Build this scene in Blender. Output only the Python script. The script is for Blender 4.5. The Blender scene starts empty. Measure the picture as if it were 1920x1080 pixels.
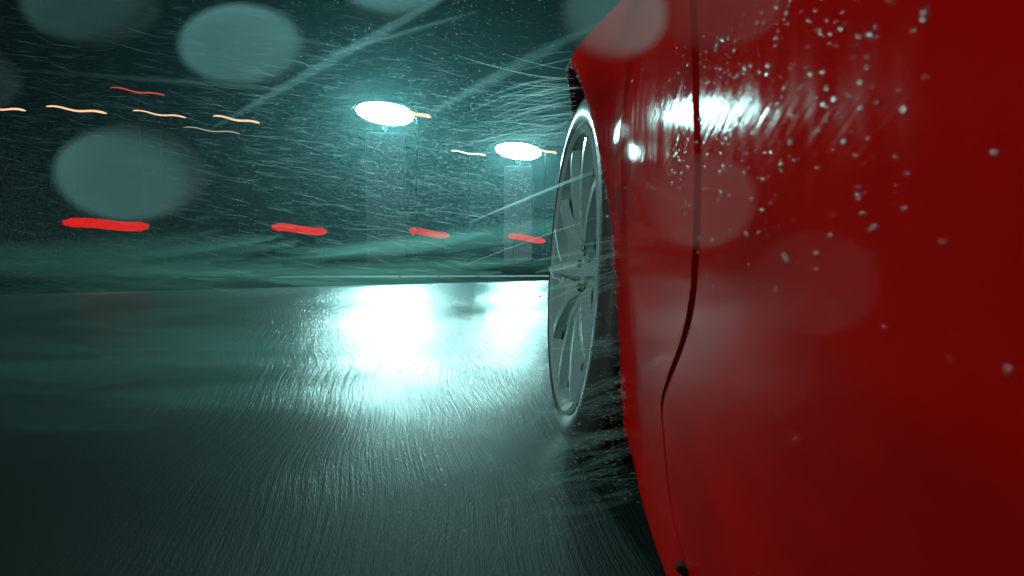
import bpy, bmesh, math, random
import numpy as np
from mathutils import Vector, Matrix

R = random.Random(7)
S = bpy.context.scene
COL = S.collection

# ------------------------------------------------------------------ camera
CAM_H = 0.36
F_PX = 1251.0                      # focal length in pixels of a 1920 wide frame
cam_d = bpy.data.cameras.new('camera')
cam = bpy.data.objects.new('camera', cam_d)
COL.objects.link(cam)
cam.location = (0, 0, CAM_H)
PITCH = math.atan((540 - 478) / F_PX)
cam.rotation_euler = (math.radians(90) - PITCH, 0, 0)
cam_d.sensor_width = 36
cam_d.lens = 36 * F_PX / 1920
cam_d.clip_start = 0.004
cam_d.clip_end = 2000
cam_d.dof.use_dof = True
cam_d.dof.focus_distance = 2.0
cam_d.dof.aperture_fstop = 22
cam_d.dof.aperture_ratio = 0.62
S.camera = cam

# ------------------------------------------------------------------ world, sun, exposure
W = bpy.data.worlds.new('World')
S.world = W
W.use_nodes = True
wn = W.node_tree
sky = wn.nodes.new('ShaderNodeTexSky')
sky.sky_type = 'NISHITA'
sky.sun_disc = False
SUN_EL, SUN_ROT = math.radians(26), math.radians(250)
sky.sun_elevation = SUN_EL
sky.sun_rotation = SUN_ROT
bg = wn.nodes['Background']
bg.inputs['Strength'].default_value = 0.0002
wn.links.new(sky.outputs[0], bg.inputs['Color'])

sun_d = bpy.data.lights.new('fill_sun', 'SUN')
sun_d.energy = 0.66  # unseen fill from behind left, added to lift the red flank
sun_d.angle = math.radians(12)
sun_d.color = (0.95, 1.0, 0.96)
sun = bpy.data.objects.new('fill_sun', sun_d)
COL.objects.link(sun)
# direction towards the sun, same as the sky's
sd = Vector((math.sin(SUN_ROT) * math.cos(SUN_EL), math.cos(SUN_ROT) * math.cos(SUN_EL), math.sin(SUN_EL)))
sun.rotation_euler = sd.to_track_quat('Z', 'Y').to_euler()

S.view_settings.view_transform = 'Standard'
S.view_settings.look = 'None'
S.view_settings.exposure = 0
S.view_settings.gamma = 1
S.view_settings.use_curve_mapping = False
cy = S.cycles
cy.max_bounces = 6
cy.diffuse_bounces = 2
cy.glossy_bounces = 4
cy.transmission_bounces = 6
cy.transparent_max_bounces = 44
cy.volume_bounces = 0
cy.caustics_reflective = False
cy.caustics_refractive = False
cy.sample_clamp_indirect = 6
cy.use_denoising = True


# ------------------------------------------------------------------ helpers
def px(x, y, depth):
    """The point that the photograph shows at (x, y), at a given distance ahead."""
    r = cam.rotation_euler.to_matrix() @ Vector(((x - 960) / F_PX, (540 - y) / F_PX, -1))
    return Vector((0, 0, CAM_H)) + r * (depth / r.y)


def new_obj(name, bm, mat=None, parent=None, smooth=True, angle=38):
    me = bpy.data.meshes.new(name)
    bmesh.ops.recalc_face_normals(bm, faces=bm.faces) if smooth != 'keep' else None
    bm.to_mesh(me)
    bm.free()
    for p in me.polygons:
        p.use_smooth = bool(smooth)
    if smooth:
        me.set_sharp_from_angle(angle=math.radians(angle))
    if mat:
        me.materials.append(mat)
    o = bpy.data.objects.new(name, me)
    COL.objects.link(o)
    if parent:
        o.parent = parent
    return o


def empty(name, loc=(0, 0, 0), rot=(0, 0, 0), parent=None):
    o = bpy.data.objects.new(name, None)
    o.empty_display_size = 0.1
    o.location = loc
    o.rotation_euler = rot
    COL.objects.link(o)
    if parent:
        o.parent = parent
    return o


def tag(o, label=None, cat=None, group=None, kind=None):
    if label: o['label'] = label
    if cat: o['category'] = cat
    if group: o['group'] = group
    if kind: o['kind'] = kind
    return o


def copy_tree(o, parent=None):
    c = o.copy()
    COL.objects.link(c)
    if parent:
        c.parent = parent
    for ch in list(o.children):
        copy_tree(ch, c)
    return c


def add_box(bm, c, s, rot=None, bevel=0.0):
    m = Matrix.Translation(Vector(c))
    if rot is not None:
        m = m @ rot.to_4x4()
    r = bmesh.ops.create_cube(bm, size=1.0, matrix=m @ Matrix.Diagonal((s[0], s[1], s[2], 1)))
    if bevel:
        es = list({e for v in r['verts'] for e in v.link_edges})
        bmesh.ops.bevel(bm, geom=es, offset=bevel, segments=2, affect='EDGES', clamp_overlap=True)


def add_tube(bm, pts, radii, n=8, cap=True):
    """A round tube along a polyline."""
    pts = [Vector(p) for p in pts]
    if not hasattr(radii, '__len__'):
        radii = [radii] * len(pts)
    rings = []
    up = None
    for i, p in enumerate(pts):
        d = (pts[min(i + 1, len(pts) - 1)] - pts[max(i - 1, 0)]).normalized()
        if up is None:
            up = d.orthogonal().normalized()
        up = (up - d * up.dot(d)).normalized()
        b = d.cross(up)
        rings.append([bm.verts.new(p + (up * math.cos(a) + b * math.sin(a)) * radii[i])
                      for a in (2 * math.pi * k / n for k in range(n))])
    for a, b in zip(rings, rings[1:]):
        for k in range(n):
            bm.faces.new((a[k], a[(k + 1) % n], b[(k + 1) % n], b[k]))
    if cap:
        bm.faces.new(rings[0][::-1])
        bm.faces.new(rings[-1])


def add_lathe(bm, prof, n=64, axis='x', closed=False):
    """prof: list of (axial, radius)."""
    rings = []
    for a, r in prof:
        ring = []
        for k in range(n):
            t = 2 * math.pi * k / n
            c, s = r * math.cos(t), r * math.sin(t)
            ring.append(bm.verts.new((a, c, s) if axis == 'x' else (c, s, a)))
        rings.append(ring)
    pairs = list(zip(rings, rings[1:]))
    if closed:
        pairs.append((rings[-1], rings[0]))
    for a, b in pairs:
        for k in range(n):
            bm.faces.new((a[k], a[(k + 1) % n], b[(k + 1) % n], b[k]))
    return rings


def add_grid(bm, cols):
    """cols: list of equally long lists of points."""
    vs = [[bm.verts.new(p) for p in c] for c in cols]
    for a, b in zip(vs, vs[1:]):
        for k in range(len(a) - 1):
            bm.faces.new((a[k], a[k + 1], b[k + 1], b[k]))
    return vs


def lerp_table(tab, x):
    """tab sorted by first value; smooth-ish linear interpolation."""
    if x <= tab[0][0]: return tab[0][1]
    for (x0, y0), (x1, y1) in zip(tab, tab[1:]):
        if x <= x1:
            return y0 + (y1 - y0) * (x - x0) / (x1 - x0)
    return tab[-1][1]


# ------------------------------------------------------------------ materials
def mat(name, base=(0.5, 0.5, 0.5), rough=0.5, metal=0.0, **kw):
    m = bpy.data.materials.new(name)
    m.use_nodes = True
    b = m.node_tree.nodes['Principled BSDF']
    b.inputs['Base Color'].default_value = (*base, 1)
    b.inputs['Roughness'].default_value = rough
    b.inputs['Metallic'].default_value = metal
    for k, v in kw.items():
        b.inputs[k].default_value = v
    return m


def nd(m, typ, **kw):
    n = m.node_tree.nodes.new(typ)
    for k, v in kw.items():
        setattr(n, k, v)
    return n


def noise_color(m, scale, c1, c2, detail=6, stretch=None, lo=0.35, hi=0.65, inp='Base Color'):
    nt = m.node_tree
    tc = nd(m, 'ShaderNodeTexCoord')
    mp = nd(m, 'ShaderNodeMapping')
    if stretch: mp.inputs['Scale'].default_value = stretch
    nz = nd(m, 'ShaderNodeTexNoise')
    nz.inputs['Scale'].default_value = scale
    nz.inputs['Detail'].default_value = detail
    rp = nd(m, 'ShaderNodeValToRGB')
    rp.color_ramp.elements[0].position = lo
    rp.color_ramp.elements[1].position = hi
    if hasattr(c1, '__len__'):
        rp.color_ramp.elements[0].color = (*c1, 1)
        rp.color_ramp.elements[1].color = (*c2, 1)
    else:
        rp.color_ramp.elements[0].color = (c1, c1, c1, 1)
        rp.color_ramp.elements[1].color = (c2, c2, c2, 1)
    nt.links.new(tc.outputs['Object'], mp.inputs[0])
    nt.links.new(mp.outputs[0], nz.inputs['Vector'])
    nt.links.new(nz.outputs[0], rp.inputs[0])
    nt.links.new(rp.outputs[0], nt.nodes['Principled BSDF'].inputs[inp])
    return rp


def noise_bump(m, layers, inp='Normal'):
    """layers: (scale, strength, distance, stretch, rotation_z, detail)"""
    nt = m.node_tree
    tc = nd(m, 'ShaderNodeTexCoord')
    prev = None
    for scale, st, dist, stretch, rot, detail in layers:
        mp = nd(m, 'ShaderNodeMapping')
        mp.vector_type = 'TEXTURE' if False else 'POINT'
        mp.inputs['Rotation'].default_value = rot if hasattr(rot, '__len__') else (0, 0, rot)
        sc = nd(m, 'ShaderNodeVectorMath', operation='MULTIPLY')
        sc.inputs[1].default_value = stretch
        nz = nd(m, 'ShaderNodeTexNoise')
        nz.inputs['Scale'].default_value = scale
        nz.inputs['Detail'].default_value = detail
        bp = nd(m, 'ShaderNodeBump')
        bp.inputs['Strength'].default_value = st
        bp.inputs['Distance'].default_value = dist
        nt.links.new(tc.outputs['Object'], mp.inputs[0])
        nt.links.new(mp.outputs[0], sc.inputs[0])
        nt.links.new(sc.outputs[0], nz.inputs['Vector'])
        nt.links.new(nz.outputs[0], bp.inputs['Height'])
        if prev:
            nt.links.new(prev.outputs[0], bp.inputs['Normal'])
        prev = bp
    nt.links.new(prev.outputs[0], nt.nodes['Principled BSDF'].inputs[inp])
    return prev


def emit(name, color, strength):
    m = bpy.data.materials.new(name)
    m.use_nodes = True
    nt = m.node_tree
    nt.nodes.remove(nt.nodes['Principled BSDF'])
    e = nt.nodes.new('ShaderNodeEmission')
    e.inputs[0].default_value = (*color, 1)
    e.inputs[1].default_value = strength
    nt.links.new(e.outputs[0], nt.nodes['Material Output'].inputs[0])
    return m


# wet asphalt: fine aggregate and long shallow ruts added to streak the reflections
M_road = mat('wet_asphalt', (0.045, 0.05, 0.05), 0.62, **{'IOR': 1.45, 'Specular IOR Level': 0.4, 'Coat Weight': 0.66, 'Coat IOR': 1.33})
noise_color(M_road, 1.3, (0.014, 0.045, 0.038), (0.022, 0.06, 0.052), 4, None, 0.1, 0.9)
noise_color(M_road, 0.7, 0.11, 0.18, 2, (1, 1, 1), 0.1, 0.9, 'Coat Roughness')
RUT = math.radians(-3)
rb = noise_bump(M_road, [
    (1.0, 0.40, 0.003, (75, 2.2, 1), RUT, 3),
    (1.0, 0.50, 0.0026, (210, 9, 1), RUT, 4),
    (1.0, 0.58, 0.0014, (440, 90, 1), RUT, 3),
])
def bend_ruts(m):
    t = m.node_tree
    tc = nd(m, 'ShaderNodeTexCoord')
    sx = nd(m, 'ShaderNodeSeparateXYZ')
    sq = nd(m, 'ShaderNodeMath', operation='POWER'); sq.inputs[1].default_value = 2.0
    ad = nd(m, 'ShaderNodeMath', operation='MULTIPLY_ADD'); ad.inputs[1].default_value = 0.045
    nz = nd(m, 'ShaderNodeTexNoise'); nz.inputs['Scale'].default_value = 1.1; nz.inputs['Detail'].default_value = 1
    ma = nd(m, 'ShaderNodeMath', operation='MULTIPLY_ADD'); ma.inputs[1].default_value = 0.22
    cb = nd(m, 'ShaderNodeCombineXYZ')
    t.links.new(tc.outputs['Object'], sx.inputs[0])
    t.links.new(tc.outputs['Object'], nz.inputs['Vector'])
    t.links.new(sx.outputs[1], sq.inputs[0])
    t.links.new(sq.outputs[0], ad.inputs[0]); t.links.new(sx.outputs[0], ad.inputs[2])
    t.links.new(nz.outputs[0], ma.inputs[0]); t.links.new(ad.outputs[0], ma.inputs[2])
    t.links.new(ma.outputs[0], cb.inputs[0]); t.links.new(sx.outputs[1], cb.inputs[1])
    return cb
cb = bend_ruts(M_road)
for l in list(M_road.node_tree.links):
    if l.to_node.type == 'MAPPING' and l.to_node.inputs['Rotation'].default_value[2] != 0:
        M_road.node_tree.links.new(cb.outputs[0], l.to_node.inputs[0])
M_road.node_tree.links.new(rb.outputs[0], M_road.node_tree.nodes['Principled BSDF'].inputs['Coat Normal'])
M_ground = mat('verge_turf', (0.02, 0.03, 0.02), 0.8, **{'Specular IOR Level': 0.0})
noise_color(M_ground, 3.0, (0.012, 0.02, 0.014), (0.03, 0.045, 0.03), 8)
noise_bump(M_ground, [(1.0, 0.8, 0.05, (8, 8, 8), 0, 6)])
M_kerb = mat('pale_kerb', (0.5, 0.54, 0.52), 0.7, **{'Specular IOR Level': 0.15})
noise_color(M_kerb, 9, (0.2, 0.25, 0.23), (0.32, 0.36, 0.34), 6)

M_paint = mat('red_paint', (0.42, 0.006, 0.005), 0.42, **{'Coat Weight': 0.15, 'Coat Roughness': 0.07, 'Coat IOR': 1.33, 'Specular IOR Level': 0.0})
noise_color(M_paint, 7.0, (0.36, 0.008, 0.006), (0.74, 0.008, 0.005), 9, (1, 0.45, 1.2), 0.26, 0.56)
noise_color(M_paint, 60.0, 0.06, 0.20, 6, (1, 1, 0.35), 0.4, 0.75, 'Coat Roughness')
bp = noise_bump(M_paint, [(1.0, 0.34, 0.0008, (40, 7, 190), (math.radians(22), 0, 0), 3), (1.0, 0.06, 0.0004, (260, 260, 260), 0, 2)], 'Coat Normal')
M_gap = mat('shut_line_black', (0.012, 0.012, 0.014), 0.5)
M_rubber = mat('wet_tyre_rubber', (0.07, 0.09, 0.088), 0.45, **{'Coat Weight': 0.8, 'Coat Roughness': 0.15})
noise_bump(M_rubber, [(1.0, 0.4, 0.003, (120, 120, 120), 0, 3)])
M_alloy = mat('wet_silver_alloy', (0.42, 0.70, 0.70), 0.45, 0.0, **{'Coat Weight': 0.3})
noise_color(M_alloy, 25, 0.18, 0.42, 5, None, 0.3, 0.7, 'Roughness')
M_disc = mat('brake_steel', (0.4, 0.42, 0.42), 0.35, 1.0)
M_liner = mat('arch_liner_black', (0.015, 0.017, 0.017), 0.55)
noise_bump(M_liner, [(1.0, 0.6, 0.01, (30, 30, 30), 0, 4)])
M_glass = mat('dark_car_glass', (0.01, 0.012, 0.012), 0.04, **{'Coat Weight': 1.0})
M_black = mat('black_trim', (0.015, 0.015, 0.016), 0.4)
noise_color(M_black, 40, 0.3, 0.5, 4, None, 0.3, 0.7, 'Roughness')
M_mast = mat('pale_mast_concrete', (0.30, 0.40, 0.50), 0.6)
noise_color(M_mast, 1.2, (0.46, 0.60, 0.76), (0.54, 0.68, 0.84), 6)
M_steel = mat('dark_pole_steel', (0.03, 0.035, 0.035), 0.5, 0.6)
noise_color(M_steel, 20, 0.35, 0.6, 4, None, 0.3, 0.7, 'Roughness')
M_lens = emit('floodlight_lens', (0.50, 1.0, 0.95), 235)
M_amber = emit('amber_trail', (1.0, 0.55, 0.30), 1.35)
M_amber_dim = emit('dim_amber_trail', (1.0, 0.75, 0.5), 0.5)
M_white_trail = emit('white_trail', (0.85, 1.0, 1.0), 3)
M_redtrail = emit('thin_red_trail', (1.0, 0.06, 0.03), 0.9)
M_red = emit('red_trail', (1.0, 0.006, 0.003), 0.72)

def water_mat(name, amount, tint=(0.62, 0.9, 0.9), soft=0.45, thick=0.0):
    """Cloudy water: mostly clear, the rest passes light on, most of it forwards."""
    m = bpy.data.materials.new(name)
    m.use_nodes = True
    t = m.node_tree
    t.nodes.remove(t.nodes['Principled BSDF'])
    rf = t.nodes.new('ShaderNodeBsdfRefraction')
    rf.inputs[0].default_value = (*tint, 1)
    rf.inputs['Roughness'].default_value = 0.9
    rf.inputs['IOR'].default_value = 1.33
    tl = t.nodes.new('ShaderNodeBsdfTranslucent')
    tl.inputs[0].default_value = (*tint, 1)
    m0 = t.nodes.new('ShaderNodeMixShader'); m0.inputs[0].default_value = soft
    tp = t.nodes.new('ShaderNodeBsdfTransparent')
    m1 = t.nodes.new('ShaderNodeMixShader'); m1.inputs[0].default_value = amount
    t.links.new(rf.outputs[0], m0.inputs[1]); t.links.new(tl.outputs[0], m0.inputs[2])
    t.links.new(tp.outputs[0], m1.inputs[1]); t.links.new(m0.outputs[0], m1.inputs[2])
    if thick:                      # thinner water towards the edges of a round jet or puff
        lw = t.nodes.new('ShaderNodeLayerWeight'); lw.inputs[0].default_value = 0.5
        iv = t.nodes.new('ShaderNodeMath'); iv.operation = 'SUBTRACT'; iv.inputs[0].default_value = 1.0
        pw = t.nodes.new('ShaderNodeMath'); pw.operation = 'POWER'; pw.inputs[1].default_value = thick
        ml = t.nodes.new('ShaderNodeMath'); ml.operation = 'MULTIPLY'; ml.inputs[1].default_value = amount
        t.links.new(lw.outputs['Facing'], iv.inputs[1])
        t.links.new(iv.outputs[0], pw.inputs[0])
        t.links.new(pw.outputs[0], ml.inputs[0])
        t.links.new(ml.outputs[0], m1.inputs[0])
    t.links.new(m1.outputs[0], t.nodes['Material Output'].inputs[0])
    return m


M_drop = water_mat('cloudy_rain_drop', 0.10)
M_drop_thin = water_mat('thin_rain_drop', 0.03, (0.85, 0.72, 0.70), 0.6)
M_drop_bright = water_mat('bright_rain_drop', 0.19)
M_streak = water_mat('clear_rain_streak', 0.05, thick=1.6)
M_glow_mist = water_mat('glow_mist', 0.042, (0.5, 0.95, 0.85), 0.35, thick=2.0)
M_sheet = water_mat('spray_sheet', 0.10, (0.72, 0.95, 0.80), 0.7, thick=1.8)
M_drop_faint = water_mat('faint_rain_drop', 0.06, (0.85, 0.72, 0.70), 0.6)
M_rain = water_mat('fine_rain', 0.22, (0.8, 0.95, 0.95))

M_bead = bpy.data.materials.new('water_bead')
M_bead.use_nodes = True
nt = M_bead.node_tree
nt.nodes.remove(nt.nodes['Principled BSDF'])
fr = nt.nodes.new('ShaderNodeFresnel'); fr.inputs['IOR'].default_value = 1.33
gl = nt.nodes.new('ShaderNodeBsdfGlossy'); gl.inputs['Roughness'].default_value = 0.2
tp = nt.nodes.new('ShaderNodeBsdfTransparent')
mx = nt.nodes.new('ShaderNodeMixShader')
ad = nt.nodes.new('ShaderNodeMath'); ad.inputs[1].default_value = 0.14
nt.links.new(fr.outputs[0], ad.inputs[0])
nt.links.new(ad.outputs[0], mx.inputs[0])
nt.links.new(tp.outputs[0], mx.inputs[1])
nt.links.new(gl.outputs[0], mx.inputs[2])
nt.links.new(mx.outputs[0], nt.nodes['Material Output'].inputs[0])

M_spray = bpy.data.materials.new('spray_water')
M_spray.use_nodes = True
nt = M_spray.node_tree
nt.nodes.remove(nt.nodes['Principled BSDF'])
tl = nt.nodes.new('ShaderNodeBsdfTranslucent'); tl.inputs[0].default_value = (0.85, 0.95, 0.92, 1)
df = nt.nodes.new('ShaderNodeBsdfDiffuse'); df.inputs[0].default_value = (0.85, 0.95, 0.92, 1)
gl = nt.nodes.new('ShaderNodeBsdfGlossy'); gl.inputs['Roughness'].default_value = 0.3
tr = nt.nodes.new('ShaderNodeBsdfTransparent')
m1 = nt.nodes.new('ShaderNodeMixShader'); m1.inputs[0].default_value = 0.3
m2 = nt.nodes.new('ShaderNodeMixShader'); m2.inputs[0].default_value = 0.25
m3 = nt.nodes.new('ShaderNodeMixShader'); m3.inputs[0].default_value = 0.3
nt.links.new(tl.outputs[0], m1.inputs[1]); nt.links.new(df.outputs[0], m1.inputs[2])
nt.links.new(m1.outputs[0], m2.inputs[1]); nt.links.new(gl.outputs[0], m2.inputs[2])
nt.links.new(tr.outputs[0], m3.inputs[1]); nt.links.new(m2.outputs[0], m3.inputs[2])
nt.links.new(m3.outputs[0], nt.nodes['Material Output'].inputs[0])

# ------------------------------------------------------------------ ground, road, kerb
bm = bmesh.new()
bmesh.ops.create_grid(bm, x_segments=8, y_segments=8, size=190)
g = new_obj('ground', bm, M_ground, smooth=False)
g.location = (0, 60, -0.06)
tag(g, kind='structure')

# far edge of the road, seen at (0,552) and (1000,526) in the photograph
EA, EB = px(0, 552, 6.0), px(1000, 526, 9.0)
def on_ground(x, y):
    a = px(x, y, 1.0)
    k = CAM_H / (CAM_H - a.z)
    return Vector((a.x * k, a.y * k, 0))
EA, EB = on_ground(0, 553), on_ground(1000, 527)
ed = (EB - EA).normalized()
en = Vector((ed.y, -ed.x, 0))
def road_z(y):
    """The road is flat behind the front wheels, then tilted up to its far edge to place the lamp reflections."""
    z0 = -0.46 * BANK
    if y < 0.5: return z0
    if y < 1.1: return z0 + BANK * (y - 0.5) ** 2 / 1.2
    z = z0 + BANK * 0.3
    if y < 6: return z + BANK * (y - 1.1)
    return z + BANK * 4.9 + BANK * 6 * (1 - math.exp(-(y - 6) / 6))
BANK = 0.052  # slope added to set where the floodlights mirror in the road
def edge_y(x):                     # the far edge of the road
    return 4.64 + 0.287 * x
bm = bmesh.new()
cols = []
for x in [-60, -40, -28, -20, -15, -12, -10] + [-8 + 0.5 * i for i in range(33)] + [10, 13, 17, 24, 34, 48]:
    ye = edge_y(x)
    ys = [-40, -20, -10, -5, -2, 0, 0.6, 1.0] + [1.2 + 0.1 * i for i in range(22)] + [3.4 + 0.25 * i for i in range(12)] + [7, 8, 10, 12, 15]
    ys = [y for y in ys if y < ye - 0.05]
    ys = [ys[0]] * 0 + ys
    n_ = 48
    if len(ys) < 2: ys = [ye - 30, ye - 10]
    # the same number of rows in every column: resample
    pts = ys + [ye]
    row = []
    for k in range(n_ + 1):
        t_ = k / n_ * (len(pts) - 1); j = min(int(t_), len(pts) - 2)
        y = pts[j] + (pts[j + 1] - pts[j]) * (t_ - j)
        row.append((x, y, road_z(y)))
    row.append((x, ye + 0.12, road_z(ye) - 0.02))
    row.append((x, ye + 1.3, -0.07))
    cols.append(row)
add_grid(bm, cols)
road = new_obj('road', bm, M_road, angle=60)
if road.data.polygons[len(road.data.polygons) // 2].normal.z < 0:
    road.data.flip_normals()
tag(road, kind='structure')

# ------------------------------------------------------------------ pale kerb beyond the road
k0, k1 = on_ground(520, 519.5), on_ground(1040, 517.5)
bm = bmesh.new()
L = (k1 - k0).length
rot = Matrix.Rotation(math.atan2(k1.y - k0.y, k1.x - k0.x), 3, 'Z')
n = 7
for i in range(n):
    c = k0.lerp(k1, (i + 0.5) / n)
    o = bmesh.new()
    add_box(o, (0, 0, -0.012), (L / n - 0.015, 0.85, 0.03), None, 0.008)
    o = new_obj('kerb_stone', o, M_kerb)
    if i == 0:
        kerb = empty('kerb', k0)
        tag(kerb, 'low pale kerb line running across behind the wet road', 'kerb')
    o.parent = kerb
    o.location = c - k0
    o.rotation_euler = rot.to_euler()

# ------------------------------------------------------------------ floodlight masts
def make_mast(base_px, ydir, head_w, head_h, depth, col_w, tilt):
    p = px(*base_px, depth)
    root = empty('floodlight_mast', (p.x, p.y, -0.06), (0, 0, -math.atan2(p.x, p.y)))
    H = p.z + 0.06
    bm = bmesh.new()
    hc = H - head_h * 0.95
    add_box(bm, (0, 0, hc / 2), (col_w, col_w * 0.6, hc), None, 0.06)
    new_obj('column', bm, M_mast, root)
    bm = bmesh.new()
    add_box(bm, (0, 0, hc + head_h * 0.3), (0.12, 0.12, head_h * 0.6), None, 0.01)
    new_obj('neck', bm, M_steel, root)
    bm = bmesh.new()
    add_box(bm, (0, 0.55, H - head_h * 0.30), (0.34, 0.6, head_h * 0.9), None, 0.04)
    new_obj('bracket', bm, M_steel, root)
    # housing behind, lens in front (towards the road)
    h = bmesh.new()
    prof = [(0.42, 0.02), (0.40, 0.55), (0.2, 0.9), (0.0, 1.06), (-0.04, 1.06), (-0.04, 1.0)]
    rings = []
    add_lathe(h, prof, 48, 'z')
    def place(bmx):
        for v in bmx.verts:
            x, y, z = v.co
            e = 1 + 0.06 * x
            v.co = (x * head_w / 2, z * 0.9, y * head_h / 2 * e)
    place(h)
    hd = new_obj('lamp_head', h, M_steel, root)
    hd.location = (0, 0, H)
    hd.rotation_euler = (math.radians(20), math.radians(tilt), 0)
    v_ = bmesh.new()  # hood added to cut the light going upwards
    add_grid(v_, [[(math.cos(a_) * r_, math.sin(a_) * r_, z_) for z_, r_ in ((0.02, 1.07), (-0.45, 1.09), (-1.05, 1.12), (-1.05, 1.15), (-0.45, 1.13), (0.02, 1.11))] for a_ in (math.radians(14 + 152 * k / 40) for k in range(41))])
    place(v_)
    new_obj('added_hood', v_, M_black, hd)
    l = bmesh.new()
    add_lathe(l, [(-0.05, 0.99), (-0.11, 0.85), (-0.17, 0.5), (-0.19, 0.02)], 48, 'z')
    place(l)
    le = new_obj('lens', l, M_lens, hd)
    return root

m1_ = make_mast((722, 212), 0, 2.95, 1.15, 34.9, 1.95, 6)
tag(m1_, 'tall floodlight mast with the larger white glare, nearer and left of the other mast', 'floodlight', 'floodlight masts beyond the road')
m2_ = make_mast((972, 282), 0, 2.95, 1.12, 43.0, 1.8, 6)
tag(m2_, 'lower, farther floodlight mast shining white right beside the car wheel', 'floodlight', 'floodlight masts beyond the road')

# ------------------------------------------------------------------ red marker light trails, drawn out as glowing bars on added legs
reds = [(200, 421, 158, 19, 25.0, 'widest red marker light trail, below the big pale drop'),
        (562, 430, 101, 15.5, 31.1, 'red marker light trail left of the taller floodlight mast column'),
        (805, 437, 75, 13, 37.3, 'red marker light trail between the two floodlight mast columns'),
        (988, 447, 69, 12, 40.5, 'narrowest red marker light trail, right beside the car wheel')]
for i, (x, y, w, hgt, dep, lab) in enumerate(reds):
    p = px(x, y, dep)
    root = empty('red_light_trail', (p.x, p.y, -0.06))
    wm, hm = w / F_PX * dep, hgt / F_PX * dep
    z = p.z + 0.06
    bm = bmesh.new()
    # glowing trail: a long bar a little bent in the middle, as in the photograph
    nseg = 24
    cols = []
    for k in range(nseg + 1):
        u = k / nseg
        X = (u - 0.5) * wm
        endf = min(1.0, (min(u, 1 - u) / 0.09)) ** 0.6 if 0 < u < 1 else 0.55
        mid = -(u - 0.5) * hm * (0.35 + 0.012 * (25 / dep) * i * 18) + hm * 0.10 * math.sin(u * 6.28)
        cols.append((X, mid, hm * 0.5 * max(0.32, endf) * 0.92))
    ring = []
    for X, mid, hh in cols:
        ring.append([bm.verts.new((X, yy, z + mid + zz)) for yy, zz in ((-0.10, -hh * 0.8), (-0.10, hh * 0.8), (-0.04, hh), (0.0, hh), (0.0, -hh), (-0.04, -hh))])
    for a, b in zip(ring, ring[1:]):
        for k in range(6):
            bm.faces.new((a[k], a[(k + 1) % 6], b[(k + 1) % 6], b[k]))
    bm.faces.new(ring[0]); bm.faces.new(ring[-1][::-1])
    new_obj('trail_bar', bm, M_red, root)
    bm = bmesh.new()
    add_box(bm, (0, 0.05, z), (wm * 0.92, 0.08, hm * 0.5), None, 0.02)
    new_obj('backing', bm, M_steel, root)
    for sx in (-0.36, 0.36):
        bm = bmesh.new()
        add_tube(bm, [(sx * wm, 0.07, 0), (sx * wm, 0.07, z)], 0.018, 8)
        new_obj('leg', bm, M_steel, root)
    tag(root, lab, 'marker light', 'red marker light trails in a row beyond the road')

# ------------------------------------------------------------------ distant lamp trails, their light drawn out into wavy tubes on added poles
def lamp_trail(x0, x1, y0, y1, depth, thick, m, label, wav=0.12):
    a, b = px(x0, y0, depth), px(x1, y1, depth)
    c = (a + b) / 2
    root = empty('lamp_trail', (c.x, c.y, -0.06))
    Lx = b.x - a.x
    pts = []
    for k in range(17):
        u = k / 16
        s = u * u * (3 - 2 * u)
        zz = a.z + (b.z - a.z) * s + Lx * wav * 0.22 * math.sin(u * 9.2 + 0.5) * (0.4 + 0.6 * u)
        pts.append((a.x + Lx * u - c.x, 0, zz + 0.06))
    rr = thick / F_PX * depth * 0.5
    bm = bmesh.new()
    add_tube(bm, pts, [rr * (0.45 if k in (0, 16) else 0.8 + 0.3 * (k / 16)) for k in range(17)], 8)
    new_obj('tube', bm, m, root)
    bm = bmesh.new()
    add_tube(bm, [(0, 0.12, 0), (0, 0.10, pts[8][2])], 0.011, 6)
    new_obj('pole', bm, M_steel, root)
    bm = bmesh.new()
    add_box(bm, (0, 0.08, pts[8][2]), (0.2, 0.12, 0.05), None, 0.01)
    new_obj('clamp', bm, M_steel, root)
    return tag(root, label, 'tube lamp', 'distant lamp trails in the dark')

G = 'distant'
lamp_trail(-45, 48, 201, 207, 36, 3.6, M_amber, 'pale amber curved lamp trail cut by the left edge of the picture')
lamp_trail(87, 200, 200, 212, 36, 3.7, M_amber, 'bright wavy amber lamp trail straight above the biggest pale drop')
lamp_trail(249, 349, 208, 220, 36, 2.6, M_amber, 'thinner orange wavy lamp trail below the thin red one')
lamp_trail(400, 487, 218, 230, 36, 3.6, M_amber, 'wavy amber lamp trail, nearest of its row to the left floodlight')
lamp_trail(345, 450, 239, 250, 37, 1.8, M_amber_dim, 'faint grey amber hairline lamp trail under the amber row')
lamp_trail(207, 309, 165, 178, 35, 2.0, M_redtrail, 'thin red wavy lamp trail high above the amber row')
lamp_trail(846, 911, 283, 291, 36, 2.4, M_white_trail, 'thin white wavy lamp trail between the two floodlights')
lamp_trail(752, 808, 207, 219, 33.5, 6, M_amber, 'orange lamp trail sticking out right of the taller floodlight')
lamp_trail(1000, 1044, 279, 287, 41, 4, M_amber, 'orange lamp trail between the lower floodlight and the wheel')

# ------------------------------------------------------------------ the red car
YAW = math.atan(0.08)
car = empty('red_car', (0.086, 0, 0), (0, 0, -YAW))
tag(car, 'wet red car seen along its flank from behind the front wheel', 'car')
WID = 1.74                       # overall width, local x from 0 (left flank) inward
SC, ZC, AR = 1.26, 0.325, 0.375  # front arch
SR = SC - 2.5                    # rear axle


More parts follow.
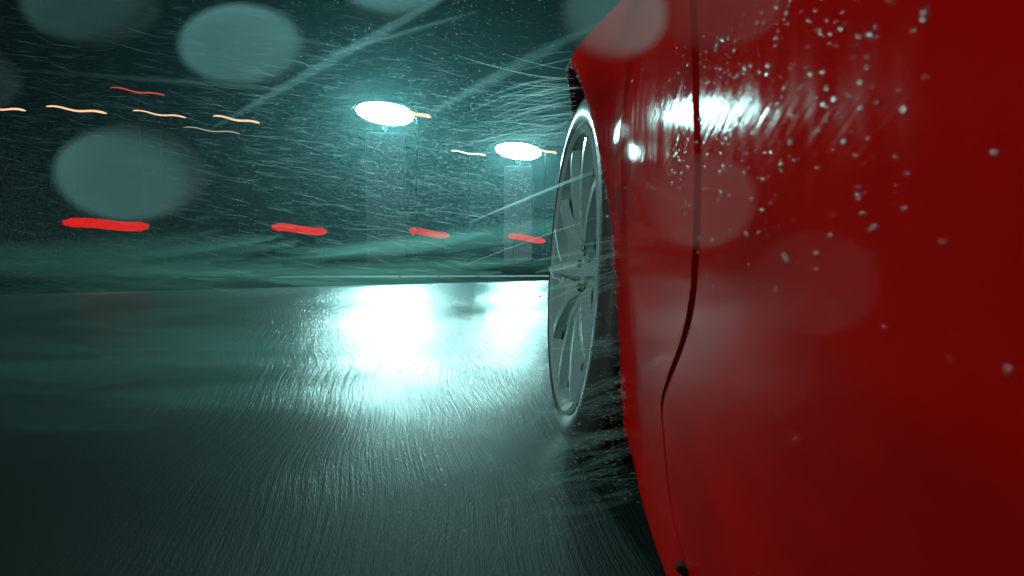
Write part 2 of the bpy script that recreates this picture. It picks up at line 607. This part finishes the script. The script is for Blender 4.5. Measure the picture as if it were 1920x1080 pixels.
def t_base(z):
    return lerp_table([(0.06, 0.035), (0.085, 0.006), (0.12, 0.0), (0.22, -0.006), (0.36, -0.014), (0.48, -0.014), (0.58, -0.004),
                       (0.66, 0.012), (0.74, 0.034), (0.80, 0.056), (0.86, 0.088), (0.90, 0.13), (0.93, 0.19)], z)


def t_s(z):      # smoothed profile
    return sum(t_base(z + d) for d in (-0.04, -0.02, 0, 0.02, 0.04)) / 5


def flank_t(s, z):
    t = t_s(z)
    for sc in (SC, SR):
        r = math.hypot(s - sc, z - ZC) if z > ZC else abs(s - sc)
        d = max(0.0, r - AR)
        vf = max(0.0, (z - ZC) / max(r, 1e-6))
        w = 0.06 + 0.94 * vf ** 2.0
        t -= 0.105 * w * math.exp(-(d / 0.11) ** 2)
    def ss(a, b_, v):
        v = min(1.0, max(0.0, (v - a) / (b_ - a)))
        return v * v * (3 - 2 * v)
    t -= 0.013 * ss(0.12, 0.60, s) * (1 - ss(0.60, 0.92, s))
    # nose and tail draw in
    if s > 1.6: t += 0.9 * (s - 1.6) ** 2
    if s < -1.7: t += 0.35 * (s + 1.7) ** 2
    return t


def gap_s(z):
    return lerp_table([(0.06, 0.375), (0.15, 0.386), (0.168, 0.396), (0.182, 0.437), (0.20, 0.452), (0.225, 0.458), (0.246, 0.464), (0.256, 0.463), (0.266, 0.452),
                       (0.284, 0.424), (0.306, 0.388), (0.324, 0.364), (0.342, 0.350), (0.37, 0.341), (0.41, 0.339), (0.46, 0.349), (0.50, 0.366), (0.95, 0.40)], z)


def gap_w(z):
    return lerp_table([(0.06, 0.002), (0.22, 0.003), (0.255, 0.006), (0.29, 0.010), (0.34, 0.0125), (0.5, 0.013), (0.9, 0.011)], z)


ZT = 0.93
def P(s, z, dt=0.0):
    return (flank_t(s, z) + dt, s, z)


def rows_side(n1=26, n2=60):
    return [0.062 + (ZC - 0.062) * i / n1 for i in range(n1)] + [ZC + (ZT - ZC) * i / n2 for i in range(n2 + 1)]


RS = rows_side()
def over_arch(sc, n=56, n2=60):
    cols = []
    for i in range(n + 1):
        s = sc - AR * math.cos(math.pi * i / n)
        zl = ZC + math.sqrt(max(0.0, AR * AR - (s - sc) ** 2))
        zs = [zl + (ZT - zl) * (k / n2) for k in range(n2 + 1)]
        cols.append([P(s, zl, 0.035), P(s, zl + 0.0005, 0.004)] + [P(s, z) for z in zs[0:]])
    return cols


def arch_side(sa, sb, n, arch_a, arch_b, cols, lip_b):
    """A panel that ends on a wheel arch: no lip there above the axle, where the panel goes on over the arch."""
    for i in range(n + 1):
        u = i / n
        cols.append([P(sa(z) + (sb(z) - sa(z)) * u, z) for z in RS])
    if lip_b:
        cols.append([P(sb(z), z, 0.004) for z in RS]); cols.append([P(sb(z), z, 0.035) for z in RS])
    return cols


def arch_lip(bm, s, towards):
    zs = [z for z in RS if z <= ZC + 1e-6]
    add_grid(bm, [[P(s, z, dt) for z in zs] for dt in (0.0, 0.004, 0.035)])


def side_cols(sa, sb, n, lip_a=False, lip_b=False, RSx=RS, arch_a=False, arch_b=False):
    """sa, sb: functions of z."""
    cols = []
    if lip_a:
        cols.append([P(sa(z), z, 0.035) for z in RSx]); cols.append([P(sa(z), z, 0.004) for z in RSx])
    if arch_a or arch_b:
        return arch_side(sa, sb, n, arch_a, arch_b, cols, lip_b)
    for i in range(n + 1):
        u = i / n
        cols.append([P(sa(z) + (sb(z) - sa(z)) * u + (0.003 * (1 - u) if lip_a else 0) - (0.003 * u if lip_b else 0), z) for z in RSx])
    if lip_b:
        cols.append([P(sb(z), z, 0.004) for z in RSx]); cols.append([P(sb(z), z, 0.035) for z in RSx])
    return cols


# fender, door, rear quarter of the near flank; the far flank is their mirror image
f = bmesh.new()
add_grid(f, side_cols(lambda z: gap_s(z) + gap_w(z) / 2, lambda z: SC - AR, 44, True, False, arch_b=True)); arch_lip(f, SC - AR, 1)
add_grid(f, over_arch(SC))
add_grid(f, side_cols(lambda z: SC + AR, lambda z: 2.0, 14, False, False, arch_a=True)); arch_lip(f, SC + AR, -1)
bmesh.ops.remove_doubles(f, verts=f.verts, dist=0.0004)
fender = new_obj('front_fender', f, M_paint, car)
d = bmesh.new()
add_grid(d, side_cols(lambda z: -0.62, lambda z: gap_s(z) - gap_w(z) / 2, 110, True, True))
door = new_obj('door', d, M_paint, car)
q = bmesh.new()
add_grid(q, side_cols(lambda z: SR + AR, lambda z: -0.63, 20, False, True, arch_a=True)); arch_lip(q, SR + AR, -1)
add_grid(q, over_arch(SR))
add_grid(q, side_cols(lambda z: -2.25, lambda z: SR - AR, 20, False, False, arch_b=True)); arch_lip(q, SR - AR, 1)
bmesh.ops.remove_doubles(q, verts=q.verts, dist=0.0004)
quarter = new_obj('rear_fender', q, M_paint, car)
# dark strips seen down the shut lines
b = bmesh.new()
add_grid(b, [[P(gap_s(z) + ds, z, 0.026) for z in RS] for ds in (-0.02, 0.02)])
strip = new_obj('shut_line', b, M_gap, car)
b = bmesh.new()
add_grid(b, [[P(-0.625 + ds, z, 0.026) for z in RS] for ds in (-0.02, 0.02)])
strip2 = new_obj('shut_line', b, M_gap, car)
far = Matrix.Translation((WID, 0, 0)) @ Matrix.Diagonal((-1, 1, 1, 1))
for o in (fender, door, quarter, strip, strip2):
    c = o.copy()
    c.data = o.data.copy()
    c.data.transform(far)
    c.data.flip_normals()
    COL.objects.link(c)
# small dark clip at the foot of the shut line
b = bmesh.new()
cs, cz = 0.400, 0.168
add_box(b, (flank_t(cs, cz) - 0.002, cs, cz), (0.006, 0.014, 0.004), None, 0.001)
add_box(b, (flank_t(cs, cz) - 0.004, cs - 0.004, cz + 0.0015), (0.006, 0.004, 0.004), None, 0.001)
new_obj('clip', b, M_black, car)

# bonnet, scuttle, screen, roof, boot, nose, tail, floor
def span(bm, stations, nx=16):
    """stations: (s, left x, z edge, crown)"""
    cols = []
    for s, x0, z0, cr in stations:
        cols.append([(x0 + (WID - 2 * x0) * k / nx, s, z0 + cr * math.sin(math.pi * k / nx)) for k in range(nx + 1)])
    add_grid(bm, cols)

b = bmesh.new()
span(b, [(s, flank_t(s, ZT) + 0.004, ZT - max(0, (s - 1.3)) ** 2 * 0.25, 0.035) for s in [0.62 + 1.42 * i / 20 for i in range(21)]])
new_obj('bonnet', b, M_paint, car)
b = bmesh.new()
span(b, [(0.60, 0.21, 0.94, 0.035), (0.30, 0.27, 1.10, 0.04), (-0.02, 0.33, 1.26, 0.045)])
new_obj('windscreen', b, M_glass, car)
b = bmesh.new()
span(b, [(-0.03, 0.33, 1.265, 0.045), (-0.3, 0.335, 1.31, 0.045), (-0.8, 0.34, 1.32, 0.045), (-1.2, 0.34, 1.29, 0.045)])
new_obj('roof', b, M_paint, car)
b = bmesh.new()
span(b, [(-1.21, 0.34, 1.288, 0.045), (-1.5, 0.29, 1.12, 0.04), (-1.75, 0.23, 0.97, 0.03)])
new_obj('rear_screen', b, M_glass, car)
b = bmesh.new()
span(b, [(-1.76, 0.20, 0.95, 0.03), (-2.0, 0.22, 0.94, 0.03), (-2.25, 0.25, 0.92, 0.02)])
new_obj('boot_lid', b, M_paint, car)
for side in (0, 1):
    b = bmesh.new()
    top = lambda s: lerp_table([(-1.75, 0.97), (-1.2, 1.29), (-0.8, 1.32), (-0.3, 1.31), (-0.02, 1.26), (0.6, 0.94)], s)
    tx = lambda s: lerp_table([(-1.75, 0.23), (-1.2, 0.34), (-0.02, 0.33), (0.6, 0.21)], s)
    cols = []
    for i in range(25):
        s = -1.74 + 2.33 * i / 24
        zl, xl = ZT, flank_t(s, ZT)
        cols.append([(xl + (tx(s) - xl) * k / 6, s, zl + (top(s) - zl) * k / 6) for k in range(7)])
    add_grid(b, cols)
    o = new_obj('side_window', b, M_glass, car)
    if side:
        o.data.transform(far); o.data.flip_normals()
b = bmesh.new()
cols = []
for k in range(17):
    u = k / 16
    x = 0.13 + (WID - 0.26) * u
    bow = 0.12 * math.sin(math.pi * u)
    cols.append([(x, 1.95 + bow + dy, z) for dy, z in ((0.0, 0.09), (0.08, 0.13), (0.12, 0.3), (0.12, 0.5), (0.08, 0.66), (0.05, 0.80))])
add_grid(b, cols)
new_obj('front_bumper', b, M_paint, car)
b = bmesh.new()
cols = []
for k in range(17):
    u = k / 16
    x = 0.10 + (WID - 0.20) * u
    bow = 0.08 * math.sin(math.pi * u)
    cols.append([(x, -2.25 - bow - dy, z) for dy, z in ((0.0, 0.15), (0.05, 0.2), (0.08, 0.4), (0.06, 0.6), (0.02, 0.92))])
add_grid(b, cols)
new_obj('rear_bumper', b, M_paint, car)
for x in (0.28, WID - 0.28):
    b = bmesh.new()
    add_box(b, (x, 2.06, 0.66), (0.3, 0.06, 0.13), None, 0.02)
    new_obj('headlight', b, M_glass, car)
b = bmesh.new()
add_box(b, (WID / 2, 0.0, 0.16), (WID - 0.55, 4.0, 0.10))
add_box(b, (WID / 2, -0.0, 0.14), (WID - 0.12, 1.6, 0.10))
add_box(b, (WID / 2, 0.70, 0.55), (WID - 0.55, 0.06, 0.75))
new_obj('floor_pan', b, M_black, car, smooth=False)

# wheel housings
for sc in (SC, SR):
    for side in (0, 1):
        b = bmesh.new()
        cols = []
        for i in range(33):
            a = math.pi * i / 32
            s, z = sc - (AR + 0.012) * math.cos(a), ZC + (AR + 0.012) * math.sin(a)
            cols.append([(xx, s, z) for xx in (flank_t(s, max(z, 0.09)) + 0.03, 0.12, 0.34)])
        cols = [[(xx, sc - AR - 0.012, 0.07) for xx in (0.02, 0.12, 0.34)]] + cols + [[(xx, sc + AR + 0.012, 0.07) for xx in (0.02, 0.12, 0.34)]]
        vs = add_grid(b, cols)
        b.faces.new([c[2] for c in vs])
        o = new_obj('arch_liner', b, M_liner, car)
        if side:
            o.data.transform(far)

# wheels: x is the axle, outside is -x
def make_wheel():
    root = empty('wheel', (0, 0, 0), parent=car)
    TR = 0.332
    prof = [(-0.088, 0.262), (-0.100, 0.268), (-0.106, 0.282), (-0.104, 0.300), (-0.098, 0.314), (-0.088, 0.325), (-0.074, 0.3315)]
    for gx in (-0.045, 0.0, 0.045):
        prof += [(gx - 0.008, TR), (gx - 0.006, TR - 0.009), (gx + 0.006, TR - 0.009), (gx + 0.008, TR)]
    prof += [(0.074, 0.3315), (0.088, 0.325), (0.098, 0.314), (0.104, 0.300), (0.106, 0.282), (0.100, 0.268), (0.088, 0.262)]
    b = bmesh.new()
    add_lathe(b, prof, 96)
    new_obj('tyre', b, M_rubber, root, angle=30)
    b = bmesh.new()
    n = 44
    for row, (x0, x1) in enumerate(((-0.0785, -0.053), (-0.036, -0.009), (0.009, 0.036), (0.053, 0.0785))):
        for k in range(n):
            a = 2 * math.pi * (k + 0.5 * (row % 2)) / n
            rm = Matrix.Rotation(a, 3, 'X') @ Matrix.Rotation(0.25 * (1 if row < 2 else -1), 3, 'Z')
            c = Matrix.Rotation(a, 3, 'X') @ Vector(((x0 + x1) / 2, 0, TR + 0.0005))
            add_box(b, c, (x1 - x0 - 0.002, 0.036, 0.006), rm)
    tb = new_obj('tread_block', b, M_rubber, root, smooth=False)
    tb['kind'] = 'stuff'
    b = bmesh.new()
    RF = 1.17
    def up(pr): return [(x_, r_ * (RF if r_ > 0.1 else 1)) for x_, r_ in pr]
    add_lathe(b, up([(-0.088, 0.226), (-0.102, 0.229), (-0.106, 0.222), (-0.100, 0.212), (-0.082, 0.206), (-0.050, 0.196), (0.02, 0.190), (0.085, 0.205), (0.092, 0.224)]), 96)
    new_obj('rim', b, M_alloy, root)
    b = bmesh.new()
    for k in range(10):
        a = 2 * math.pi * k / 10
        rm = Matrix.Rotation(a, 3, 'X')
        sp = bmesh.new()
        pts = up([(-0.072, 0.045), (-0.092, 0.09), (-0.100, 0.14), (-0.102, 0.185), (-0.100, 0.208)])
        for w, e in ((0.012, 0), ):
            cols = []
            for i, (ax, r) in enumerate(pts):
                hw = 0.021 - 0.010 * i / 4
                cols.append([(ax + 0.016, -hw, r), (ax, -hw * 0.6, r), (ax, hw * 0.6, r), (ax + 0.016, hw, r), (ax + 0.016, -hw, r)])
            add_grid(sp, cols)
        bmesh.ops.transform(sp, matrix=rm.to_4x4(), verts=sp.verts)
        new_obj('spoke', sp, M_alloy, root)
    b.free()
    b = bmesh.new()
    add_lathe(b, [(-0.040, 0.060), (-0.060, 0.058), (-0.068, 0.050), (-0.070, 0.030), (-0.078, 0.026), (-0.080, 0.001)], 40)
    new_obj('hub', b, M_alloy, root)
    b = bmesh.new()
    add_lathe(b, up([(-0.060, 0.206), (-0.076, 0.196), (-0.078, 0.186), (-0.066, 0.180), (-0.066, 0.165), (-0.078, 0.160), (-0.078, 0.150), (-0.062, 0.142), (-0.060, 0.110), (-0.070, 0.104), (-0.068, 0.075), (-0.056, 0.058)]), 64)
    new_obj('cover_disc', b, M_alloy, root)  # pale disc added behind the spokes to lighten the wheel
    for k in range(5):
        a = 2 * math.pi * k / 5
        b = bmesh.new()
        add_lathe(b, [(-0.066, 0.008), (-0.080, 0.008), (-0.083, 0.005), (-0.083, 0.0005)], 6)
        bmesh.ops.translate(b, verts=b.verts, vec=(0, 0.041 * math.cos(a), 0.041 * math.sin(a)))
        new_obj('wheel_nut', b, M_black, root)
    b = bmesh.new()
    add_lathe(b, [(-0.020, 0.06), (-0.020, 0.165), (-0.002, 0.165), (-0.002, 0.06)], 64)
    new_obj('brake_disc', b, M_disc, root)
    return root


wheel = make_wheel()
STEER = math.radians(8.5)
CAMBER = math.radians(3.2)
wheel.rotation_euler = (0.3, CAMBER, STEER)
wheel.rotation_mode = 'XYZ'
wheel.location = (0.024, SC, 0.327)
def at_wheel(w, loc, rot):
    w.location = loc
    w.rotation_euler = rot
w = copy_tree(wheel, car); at_wheel(w, (0.10, SR, 0.327), (0.1, math.radians(1.5), 0))
w = copy_tree(wheel, car); at_wheel(w, (WID - 0.024, SC, 0.327), (0.9, -CAMBER, math.pi + STEER))
w = copy_tree(wheel, car); at_wheel(w, (WID - 0.10, SR, 0.327), (0.5, -math.radians(1.5), math.pi))

CARM = Matrix.Translation(car.location) @ Matrix.Rotation(-YAW, 4, 'Z')

# ------------------------------------------------------------------ water on the car
ICO = bmesh.new(); bmesh.ops.create_icosphere(ICO, subdivisions=2, radius=1.0)
ICO_V = [v.co.copy() for v in ICO.verts]; ICO_F = [[v.index for v in f.verts] for f in ICO.faces]; ICO.free()
class Cloud:
    def __init__(s): s.v, s.f = [], []
    def ball(s, c, r, sx=1, sy=1, sz=1):
        o = len(s.v)
        s.v += [(c[0] + p.x * r * sx, c[1] + p.y * r * sy, c[2] + p.z * r * sz) for p in ICO_V]
        s.f += [[o + i for i in f] for f in ICO_F]
    def build(s, name, m):
        me = bpy.data.meshes.new(name); me.from_pydata(s.v, [], s.f)
        me.polygons.foreach_set('use_smooth', [True] * len(me.polygons))
        me.materials.append(m)
        o = bpy.data.objects.new(name, me); COL.objects.link(o); return o

cl = Cloud()
rr = random.Random(3)
for i in range(1100):
    k = rr.random()
    if k < 0.45:                       # thick along the highlight band, for more glints
        s = rr.uniform(0.13, 0.42)
        z = 0.36 + rr.gauss(0.065, 0.022)
    else:
        s = 0.10 + 0.80 * rr.random() ** 1.3
        z = rr.uniform(0.2, 0.75)
    if abs(s - gap_s(z)) < 0.012: continue
    if s > SC - AR - 0.005 or z < 0.1: continue
    if z < 0.34 and rr.random() < 0.5: continue
    r = (0.0004 + 0.0009 * rr.random() ** 4) * (1 if z > 0.34 else 0.5)
    p = CARM @ Vector(P(s, z, -r * 0.03))
    cl.ball(p, r, rr.uniform(0.18, 0.45), rr.uniform(0.9, 1.5), rr.uniform(0.9, 1.5))
for i in range(95):
    k = rr.random()
    s = rr.uniform(0.145, 0.34)
    z = 0.36 + rr.gauss(0.055, 0.045) * (s / 0.3)
    r = (0.0005 + 0.0016 * rr.random() ** 3) * (s / 0.28)
    for j in range(1 + int(2.4 * rr.random() ** 2)):
        p = CARM @ Vector(P(s + rr.gauss(0, 0.0015) * j, z + rr.gauss(0, 0.0012) * j, -r * 0.1))
        cl.ball(p, r, 0.55, rr.uniform(0.9, 1.3), rr.uniform(0.7, 1.1))
sparkle = Cloud()  # white beads, their colour stands in for sparkle on the arch
# beads strung along the edge of the wheel arch
for i in range(800):
    a = rr.uniform(0.02, 2.2)
    if rr.random() < 0.25:
        s, z = SC - AR - 0.002, rr.uniform(0.08, ZC)
    else:
        s, z = SC - (AR + 0.002) * math.cos(a), ZC + (AR + 0.002) * math.sin(a)
    r = 0.0007 + 0.0026 * rr.random() ** 3
    p = CARM @ Vector(P(s, z, rr.uniform(-0.003, 0.012)))
    (sparkle if i % 2 else cl).ball((p.x, p.y - abs(rr.gauss(0, 0.004)), p.z + rr.gauss(0, 0.003)), r, 1, 1, rr.uniform(0.8, 1.6))
o = sparkle.build('sparkle_beads', M_spray)
tag(o, 'white sparkle of water beads along the wheel arch edge', 'water beads', None, 'stuff')
o = cl.build('water_beads', M_bead)
tag(o, 'beads of rain water over the red panels and arch edge', 'water beads', None, 'stuff')

# ------------------------------------------------------------------ wheel spray and rain
def filament(bm, p0, d, length, r, bend, seg=6, n=4):
    d = Vector(d).normalized()
    side = Vector(bend)
    pts = [Vector(p0) + d * (length * k / seg) + side * (k / seg) ** 2 * length for k in range(seg + 1)]
    rad = [r * (0.12 + 0.88 * math.sin(math.pi * (k + 0.25) / (seg + 0.5))) for k in range(seg + 1)]
    add_tube(bm, pts, rad, n, False)

sp = bmesh.new()
mist = Cloud()
sh = bmesh.new()
rr = random.Random(11)
# water flung back and out from the rear of the tyre, low in the arch, in loose bundles
for j in range(34):
    z0 = 0.05 + 0.34 * rr.random() ** 1.2
    s0, t0 = rr.uniform(0.78, 0.97), rr.uniform(-0.02, 0.05)
    d0 = Vector((-1, rr.uniform(-0.5, 0.1), rr.uniform(-0.34, 0.0)))
    l0 = rr.uniform(0.03, 0.12)
    bend = Vector((0, rr.uniform(-.1, .1), rr.uniform(-0.22, 0.12)))
    for i in range(2):
        p = CARM @ Vector((t0 + rr.gauss(0, .008), s0 + rr.gauss(0, .015), z0 + rr.gauss(0, .007)))
        filament(sp, p, d0 + Vector((0, rr.gauss(0, .05), rr.gauss(0, .05))), l0 * rr.uniform(0.5, 1.2), rr.uniform(0.0003, 0.0012), bend)
    for i in range(2):
        p = CARM @ Vector((t0 + rr.gauss(0, .012), s0 + rr.gauss(0, .02), z0 + rr.gauss(0, .010)))
        filament(sh, p, d0 + Vector((0, rr.gauss(0, .08), rr.gauss(0, .06))), l0 * rr.uniform(0.9, 2.0), rr.uniform(0.002, 0.007), bend, 12, 10)
    for i in range(44):
        u = rr.random()
        p = CARM @ Vector((t0 + rr.gauss(0, .010), s0 + rr.gauss(0, .02), z0 + rr.gauss(0, .010)))
        q_ = p + d0.normalized() * l0 * 1.3 * u + bend * (u * u * l0)
        mist.ball(q_, 0.0003 + 0.0009 * rr.random() ** 3, rr.uniform(1, 2.5), 1, 1)
# water torn off the top of the arch
for i in range(95):
    p = CARM @ Vector((rr.uniform(-0.10, -0.05), rr.uniform(1.15, 1.45), rr.uniform(0.58, 0.71)))
    filament(sp, p, (-1, rr.uniform(-0.3, 0.3), rr.uniform(-0.28, 0.05)), rr.uniform(0.04, 0.22), rr.uniform(0.0002, 0.0006), (0, 0, rr.uniform(-0.2, 0.15)))
# a few long jets across the wheel
for (x0, y0, x1, y1, dep, r) in ((1118, 318, 880, 410, 0.88, 0.0011), (1118, 322, 930, 392, 0.88, 0.0008), (1140, 400, 840, 500, 0.9, 0.0005),
                                 (1165, 470, 1035, 505, 0.86, 0.0008), (1160, 730, 1010, 790, 0.84, 0.0009), (1168, 700, 1060, 760, 0.84, 0.0008),
                                 (1172, 960, 1000, 1010, 0.8, 0.0008), (1160, 870, 940, 900, 0.8, 0.0009), (1080, 190, 960, 205, 1.2, 0.0008), (1050, 160, 930, 200, 1.2, 0.0007)):
    a, b_ = px(x0, y0, dep), px(x1, y1, dep + 0.04)
    filament(sp, a, b_ - a, (b_ - a).length, r, (0, 0, -0.03), 10, 6)
o = new_obj('spray_sheet', sh, M_sheet)
tag(o, 'soft sheets of muddy spray between wheel and red panel', 'water spray', None, 'stuff')
o = mist.build('spray_droplets', M_spray)
tag(o, 'tiny droplets flying behind the front wheel', 'water spray', None, 'stuff')
# threads of water running on the wheel face
for pl in (((1040, 430), (1046, 470), (1052, 490)), ((1030, 500), (1037, 520), (1047, 522), (1052, 530), (1056, 520)), ((1089, 570), (1076, 615), (1080, 640), (1091, 672)), ((1089, 570), (1098, 590))):
    pts = [px(x, y, 0.93) for x, y in pl]
    add_tube(sp, pts, 0.0011, 5)
o = new_obj('wheel_spray', sp, M_rain)
tag(o, 'thin threads of water thrown out by the front wheel', 'water spray', None, 'stuff')

rn = bmesh.new()
rr = random.Random(5)
for i in range(2300):
    dep = 0.7 + 9 * rr.random() ** 1.6
    x, y = rr.uniform(-60, 1150), rr.uniform(0, 545)
    if dep < 2.2 and x > 900: continue
    p = px(x, y, dep)
    if p.z < 0.03: continue
    sl = rr.gauss(-0.16, 0.13)
    filament(rn, p, (1, rr.uniform(-0.3, 0.3), sl), rr.uniform(0.018, 0.05) * (0.6 + dep * 0.5), 0.00030 * (0.5 + dep * 0.35), (0, 0, 0.0), 2, 3)
# and rain the camera does not face
for i in range(600):
    p = Vector((rr.uniform(-6, -0.5), rr.uniform(-3, 8), rr.uniform(0.2, 3)))
    filament(rn, p, (1, rr.uniform(-0.3, 0.3), rr.gauss(-.16, .13)), rr.uniform(0.03, 0.12), 0.0006, (0, 0, 0), 2, 3)
nrs = np.random.RandomState(4)
tv, tf = [], []
for i in range(75000):  # specks added for grain and a brighter haze low down
    dep = 0.8 + 9 * nrs.rand()
    c = px(nrs.uniform(-120, 1260), (nrs.uniform(-40, 800) if i % 10 == 0 else 530 + 22 * nrs.randn() if i % 4 == 0 else 400 + 105 * nrs.randn()), dep)
    if c.z < road_z(c.y) + 0.02 or (c.x > 0.02 and c.y < 1.9): continue
    r = 0.00026 * dep * nrs.uniform(0.6, 1.5)
    e = nrs.uniform(1, 5)
    k = len(tv)
    tv += [(c.x - r * e, c.y, c.z + r * e * 0.15), (c.x + r * e, c.y, c.z - r * e * 0.15), (c.x, c.y + r, c.z + r), (c.x, c.y - r, c.z + r), (c.x, c.y, c.z - r)]
    tf += [(k, k + 2, k + 3), (k + 1, k + 3, k + 2), (k, k + 4, k + 2), (k + 1, k + 2, k + 4), (k, k + 3, k + 4), (k + 1, k + 4, k + 3)]
me = bpy.data.meshes.new('haze_specks'); me.from_pydata(tv, [], tf); me.materials.append(M_rain)
o = bpy.data.objects.new('haze_specks', me); COL.objects.link(o)
tag(o, 'fine specks added for grain and a low haze glow', 'haze_specks', None, 'stuff')
ms = bmesh.new()  # mist bands added to brighten the road and soften its far edge
rr = random.Random(21)
for i in range(84):
    y_ = rr.uniform(545, 790) if i < 58 else rr.uniform(505, 560)
    far_ = i >= 58
    dep = rr.uniform(3.6, 6.5) if far_ else min(4.0, 0.30 * F_PX / (y_ - 478) * rr.uniform(0.75, 0.95))
    x_ = rr.uniform(-350, 480) if not far_ else rr.uniform(-300, 900)
    c = px(x_, y_, dep)
    ln = rr.uniform(0.25, 0.7) * dep
    r = rr.uniform(0.010, 0.030) * dep
    if c.z < r + road_z(c.y): c.z = road_z(c.y) + r
    filament(ms, c - Vector((ln / 2, 0, 0)), (1, rr.uniform(-.15, .15), rr.uniform(-0.08, 0.10)), ln, r, (0, 0, rr.uniform(-.03, .05)), 14, 16)
o = new_obj('glow_mist', ms, M_glow_mist)
tag(o, 'soft bands of mist added to brighten the road and soften its edge', 'mist', None, 'stuff')
st = bmesh.new()
for x0, y0, x1, y1, r in ((400, 240, 880, -30, 0.0016), (800, 215, 1120, 45, 0.0020), (560, 120, 900, 20, 0.0006), (480, 60, 640, 90, 0.0006), (20, 130, 560, 170, 0.0008)):
    a_, b_ = px(x0, y0, 0.16), px(x1, y1, 0.18)
    filament(st, a_, b_ - a_, (b_ - a_).length, r, (0, 0, 0.0), 10, 10)
o = new_obj('streaming_rain', st, M_streak)
tag(o, 'faint slanting streaks of rain passing close by', 'rain', None, 'stuff')
o = new_obj('rain', rn, M_rain)
tag(o, 'fine slanting rain in the dark air', 'rain', None, 'stuff')

# big drops close by, shaped flat and wide as blurred discs of light
DROPS = [(170, 2, 250, 'pale out of focus drop at the top left, above the thin red lamp'),
         (456, 86, 232, 'pale out of focus drop above the amber lamps'),
         (245, 325, 276, 'biggest pale out of focus drop, over the widest red light'),
         (738, -22, 180, 'pale out of focus drop cut by the top edge, above the taller floodlight'),
         (-75, 150, 215, 'pale out of focus drop cut by the left edge of the picture'),
         (1150, 30, 190, 'pale out of focus drop overlapping the top of the red fender'),
         (1340, -20, 260, 'pale out of focus drop over the top of the dark shut line'),
         (1312, 375, 205, 'pale out of focus drop over the middle of the shut line'),
         (1530, 530, 230, 'faintest out of focus drop, over the middle of the door')]
DEP = 0.08
for i, (x, y, wpx, lab) in enumerate(DROPS):
    z = DEP + 0.004 * math.sin(i * 2.1)
    b = bmesh.new()
    bmesh.ops.create_uvsphere(b, u_segments=48, v_segments=24, radius=1.0)
    o = new_obj('rain_drop', b, M_drop_bright if wpx > 270 else M_drop if x < 1200 else M_drop_thin if x > 1500 else M_drop_faint)
    r = (wpx / 2) / F_PX * z
    o.scale = (r, r * 0.36, r * (0.64 if x < 1000 else 0.86))
    o.location = px(x, y, z)
    tag(o, lab, 'rain drop', 'out of focus drops close by')

# ------------------------------------------------------------------ haze
M_haze = bpy.data.materials.new('wet_night_haze')
M_haze.use_nodes = True
nt = M_haze.node_tree
nt.nodes.remove(nt.nodes['Principled BSDF'])
pv = nt.nodes.new('ShaderNodeVolumePrincipled')
pv.inputs['Color'].default_value = (0.42, 0.90, 0.95, 1)
pv.inputs['Density'].default_value = 0.0017
pv.inputs['Anisotropy'].default_value = 0.72
nt.links.new(pv.outputs[0], nt.nodes['Material Output'].inputs['Volume'])
b = bmesh.new()
add_box(b, (0, 60, 4.05), (390, 390, 10.3))
hz = new_obj('haze', b, M_haze, smooth=False)
tag(hz, 'thin wet haze glowing around the floodlights', 'haze', None, 'stuff')
